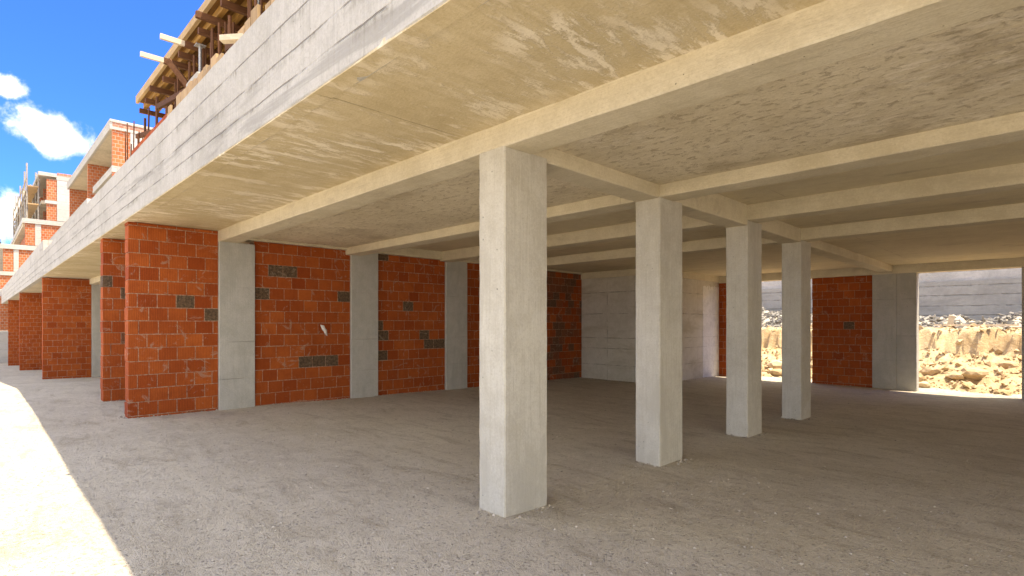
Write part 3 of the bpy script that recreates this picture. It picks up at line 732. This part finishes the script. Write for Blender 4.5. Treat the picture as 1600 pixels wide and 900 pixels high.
for x,y,l,a in((-1.9,22.1,2.0,.03),(-1.0,22.3,1.4,-.1)):
    g=MB(); g.obox((x,y,dirt_z(x,y)+.12),(l,.13,.05),Matrix.Rotation(a,3,'Z')); tag(g.build('wooden_plank',M['fresh']),'long plank lying along the foot of the rubble heap' if l>1.7 else 'shorter plank lying right of the long plank by the rubble','plank')
g=MB(); g.box(-40,25,26.,26.6,-.5,3.05); 
e=empty('retaining_wall',(-5,26.3,0),'tall grey concrete retaining wall behind the rubble and earth bank','retaining wall')
g.build('lower_wall',M['retain'],e,rough=(.01,.8,.004))
g=MB(); g.box(-40,25,26.12,26.6,3.052,5.2); g.build('upper_wall',M['retain_top'],e,rough=(.01,.8,.004))
# scrap of paper in the brickwork
g=MB(); P=[(4.53,1.43),(4.60,1.415),(4.615,1.37),(4.66,1.33),(4.665,1.22),(4.62,1.24),(4.6,1.3),(4.56,1.34)]
vs=[(XW+.004+.02*((i*7)%3)/2,a,b_) for i,(a,b_) in enumerate(P)]+[(XW+.045,4.61,1.34)]
g.poly(vs,[(i,(i+1)%8,8) for i in range(8)])
tag(g.build('paper_scrap',M['foam']),'torn white paper scrap stuck in the brick infill right of the front pilaster','paper scrap')

# ---------------------------------------------------------------- tree far left
e=empty('leafy_tree',(-110,1.5,-1.7),'dark green tree far off at the left edge below the scaffold','tree')
g=MB(); g.bar((-110,1.5,-1.7),(-110,1.4,8),.5,.4,n=8); g.build('trunk',M['post'],e)
leaf=simple('leaf',(.03,.055,.018),(.08,.12,.04),1.5,.7)
g=MB()
for k in range(2600):
    d=Vector((random.gauss(0,1),random.gauss(0,1),random.gauss(0,1))).normalized()*random.random()**.4
    c=Vector((-110+d.x*4,1.5+d.y*3.2,10+d.z*4.2)); 
    if noise.noise(c*.5)<-.15: continue
    a=Vector((random.gauss(0,1),random.gauss(0,1),random.gauss(0,1)))*.22; b_=Vector((random.gauss(0,1),random.gauss(0,1),random.gauss(0,1)))*.22
    g.poly([c-a,c+b_,c+a,c-b_],[(0,1,2,3)])
g.build('crown',leaf,e)

# ---------------------------------------------------------------- light
sunv=Vector((1.2,1.,4.1)).normalized()
L=bpy.data.lights.new('sun','SUN'); L.energy=2.1; L.angle=R(.5); L.color=(1.,.91,.75)
so=bpy.data.objects.new('sun',L); COL.objects.link(so); so.rotation_euler=(-sunv).to_track_quat('-Z','Y').to_euler(); so.location=(10,10,40)
w=bpy.data.worlds.new('World'); S.world=w; w.use_nodes=True
class WG(G):
    def __init__(s,t): s.t=t
wg=WG(w.node_tree); nt=w.node_tree; nt.nodes.clear()
out=wg.n('ShaderNodeOutputWorld'); bg=wg.n('ShaderNodeBackground'); nt.links.new(bg.outputs[0],out.inputs[0])
sky=wg.n('ShaderNodeTexSky',sky_type='NISHITA'); sky.sun_disc=False
sky.sun_elevation=math.asin(sunv.z); sky.sun_rotation=math.atan2(sunv.x,sunv.y)
sky.altitude=300; sky.air_density=1.; sky.dust_density=.6; sky.ozone_density=2.
tint=wg.mix(1.,sky.outputs[0],(.115,.3,.88),'MULTIPLY')
dirv=wg.n('ShaderNodeTexCoord').outputs['Generated']
def dot(a,v):
    x=wg.n('ShaderNodeVectorMath',operation='DOT_PRODUCT'); wg.put(x.inputs[0],a); x.inputs[1].default_value=v; return x.outputs['Value']
cn=wg.noise(dirv,20,9,.66,.2); mask=None
for c,a1,a2 in(((-.963,.069,.2605),(.0017,.0478,-.011),(-.0067,-.0074,-.0242)),((-.953,.0276,.3035),(.0005,.0215,-.0015),(-.0045,-.0014,-.0145)),
              ((-.9902,.0289,.1366),(.0005,.019,-.0019),(-.0042,.0001,-.0353)),
              ((.3,-.9,.35),(.2,.07,0),(0,.03,.07)),((-.5,-.8,.33),(.16,-.1,0),(0,.02,.06)),((.85,.3,.4),(-.06,.2,0),(-.03,0,.08))):
    c=Vector(c); a1=Vector(a1); a2=Vector(a2)
    dv=wg.vm('SUBTRACT',dirv,tuple(c))
    s=dot(dv,tuple(a1/a1.length_squared)); t=dot(dv,tuple(a2/a2.length_squared))
    r2=wg.m_('SQRT',wg.m_('ADD',wg.m_('MULTIPLY',s,s),wg.m_('MULTIPLY',t,t)))
    r2=wg.m_('ADD',r2,wg.m_('MULTIPLY',wg.m_('SUBTRACT',cn,.5),2.2))
    k=wg.ss(r2,1.25,.3)
    mask=k if mask is None else wg.m_('MAXIMUM',mask,k)
dz=wg.sep(dirv)
clear=wg.ss(dot(dirv,(-.95,.1,.3)),.74,.93)
bank=wg.ss(wg.m_('SUBTRACT',wg.noise(dirv,3.2,8,.6,.4),wg.m_('MULTIPLY',clear,.5)),.4,.56)   # broken cloud added out of view as fill light, clear to the west
mask=wg.m_('MAXIMUM',mask,wg.m_('MULTIPLY',bank,wg.m_('MULTIPLY',wg.ss(dz[2],-.02,.1),1.)))
cl=wg.mix(wg.m_('MULTIPLY',mask,.96),tint,wg.mix(wg.ss(wg.noise(dirv,9,6,.6),.35,.65),(4.4,4.5,4.),(6.2,6.2,5.3)))
nt.links.new(cl,bg.inputs[0]); bg.inputs[1].default_value=.1

# ---------------------------------------------------------------- camera
F=851.1; yaw=R(45.279)
cam=bpy.data.cameras.new('camera'); co=bpy.data.objects.new('camera',cam); COL.objects.link(co)
cam.sensor_width=36; cam.sensor_fit='HORIZONTAL'; cam.lens=36*F/1600
cam.shift_y=(505.57-450)/1600
co.location=(0,0,1.45); co.rotation_euler=(R(90),0,yaw)
cam.clip_start=.05; cam.clip_end=3000
S.camera=co
S.view_settings.view_transform='Standard'; S.view_settings.look='None'; S.view_settings.exposure=2.42; S.view_settings.gamma=1
S.view_settings.use_white_balance=True; S.view_settings.white_balance_temperature=7400
S.cycles.max_bounces=12; S.cycles.diffuse_bounces=8; S.cycles.use_denoising=True; S.cycles.denoising_prefilter='ACCURATE'; S.cycles.sample_clamp_indirect=8
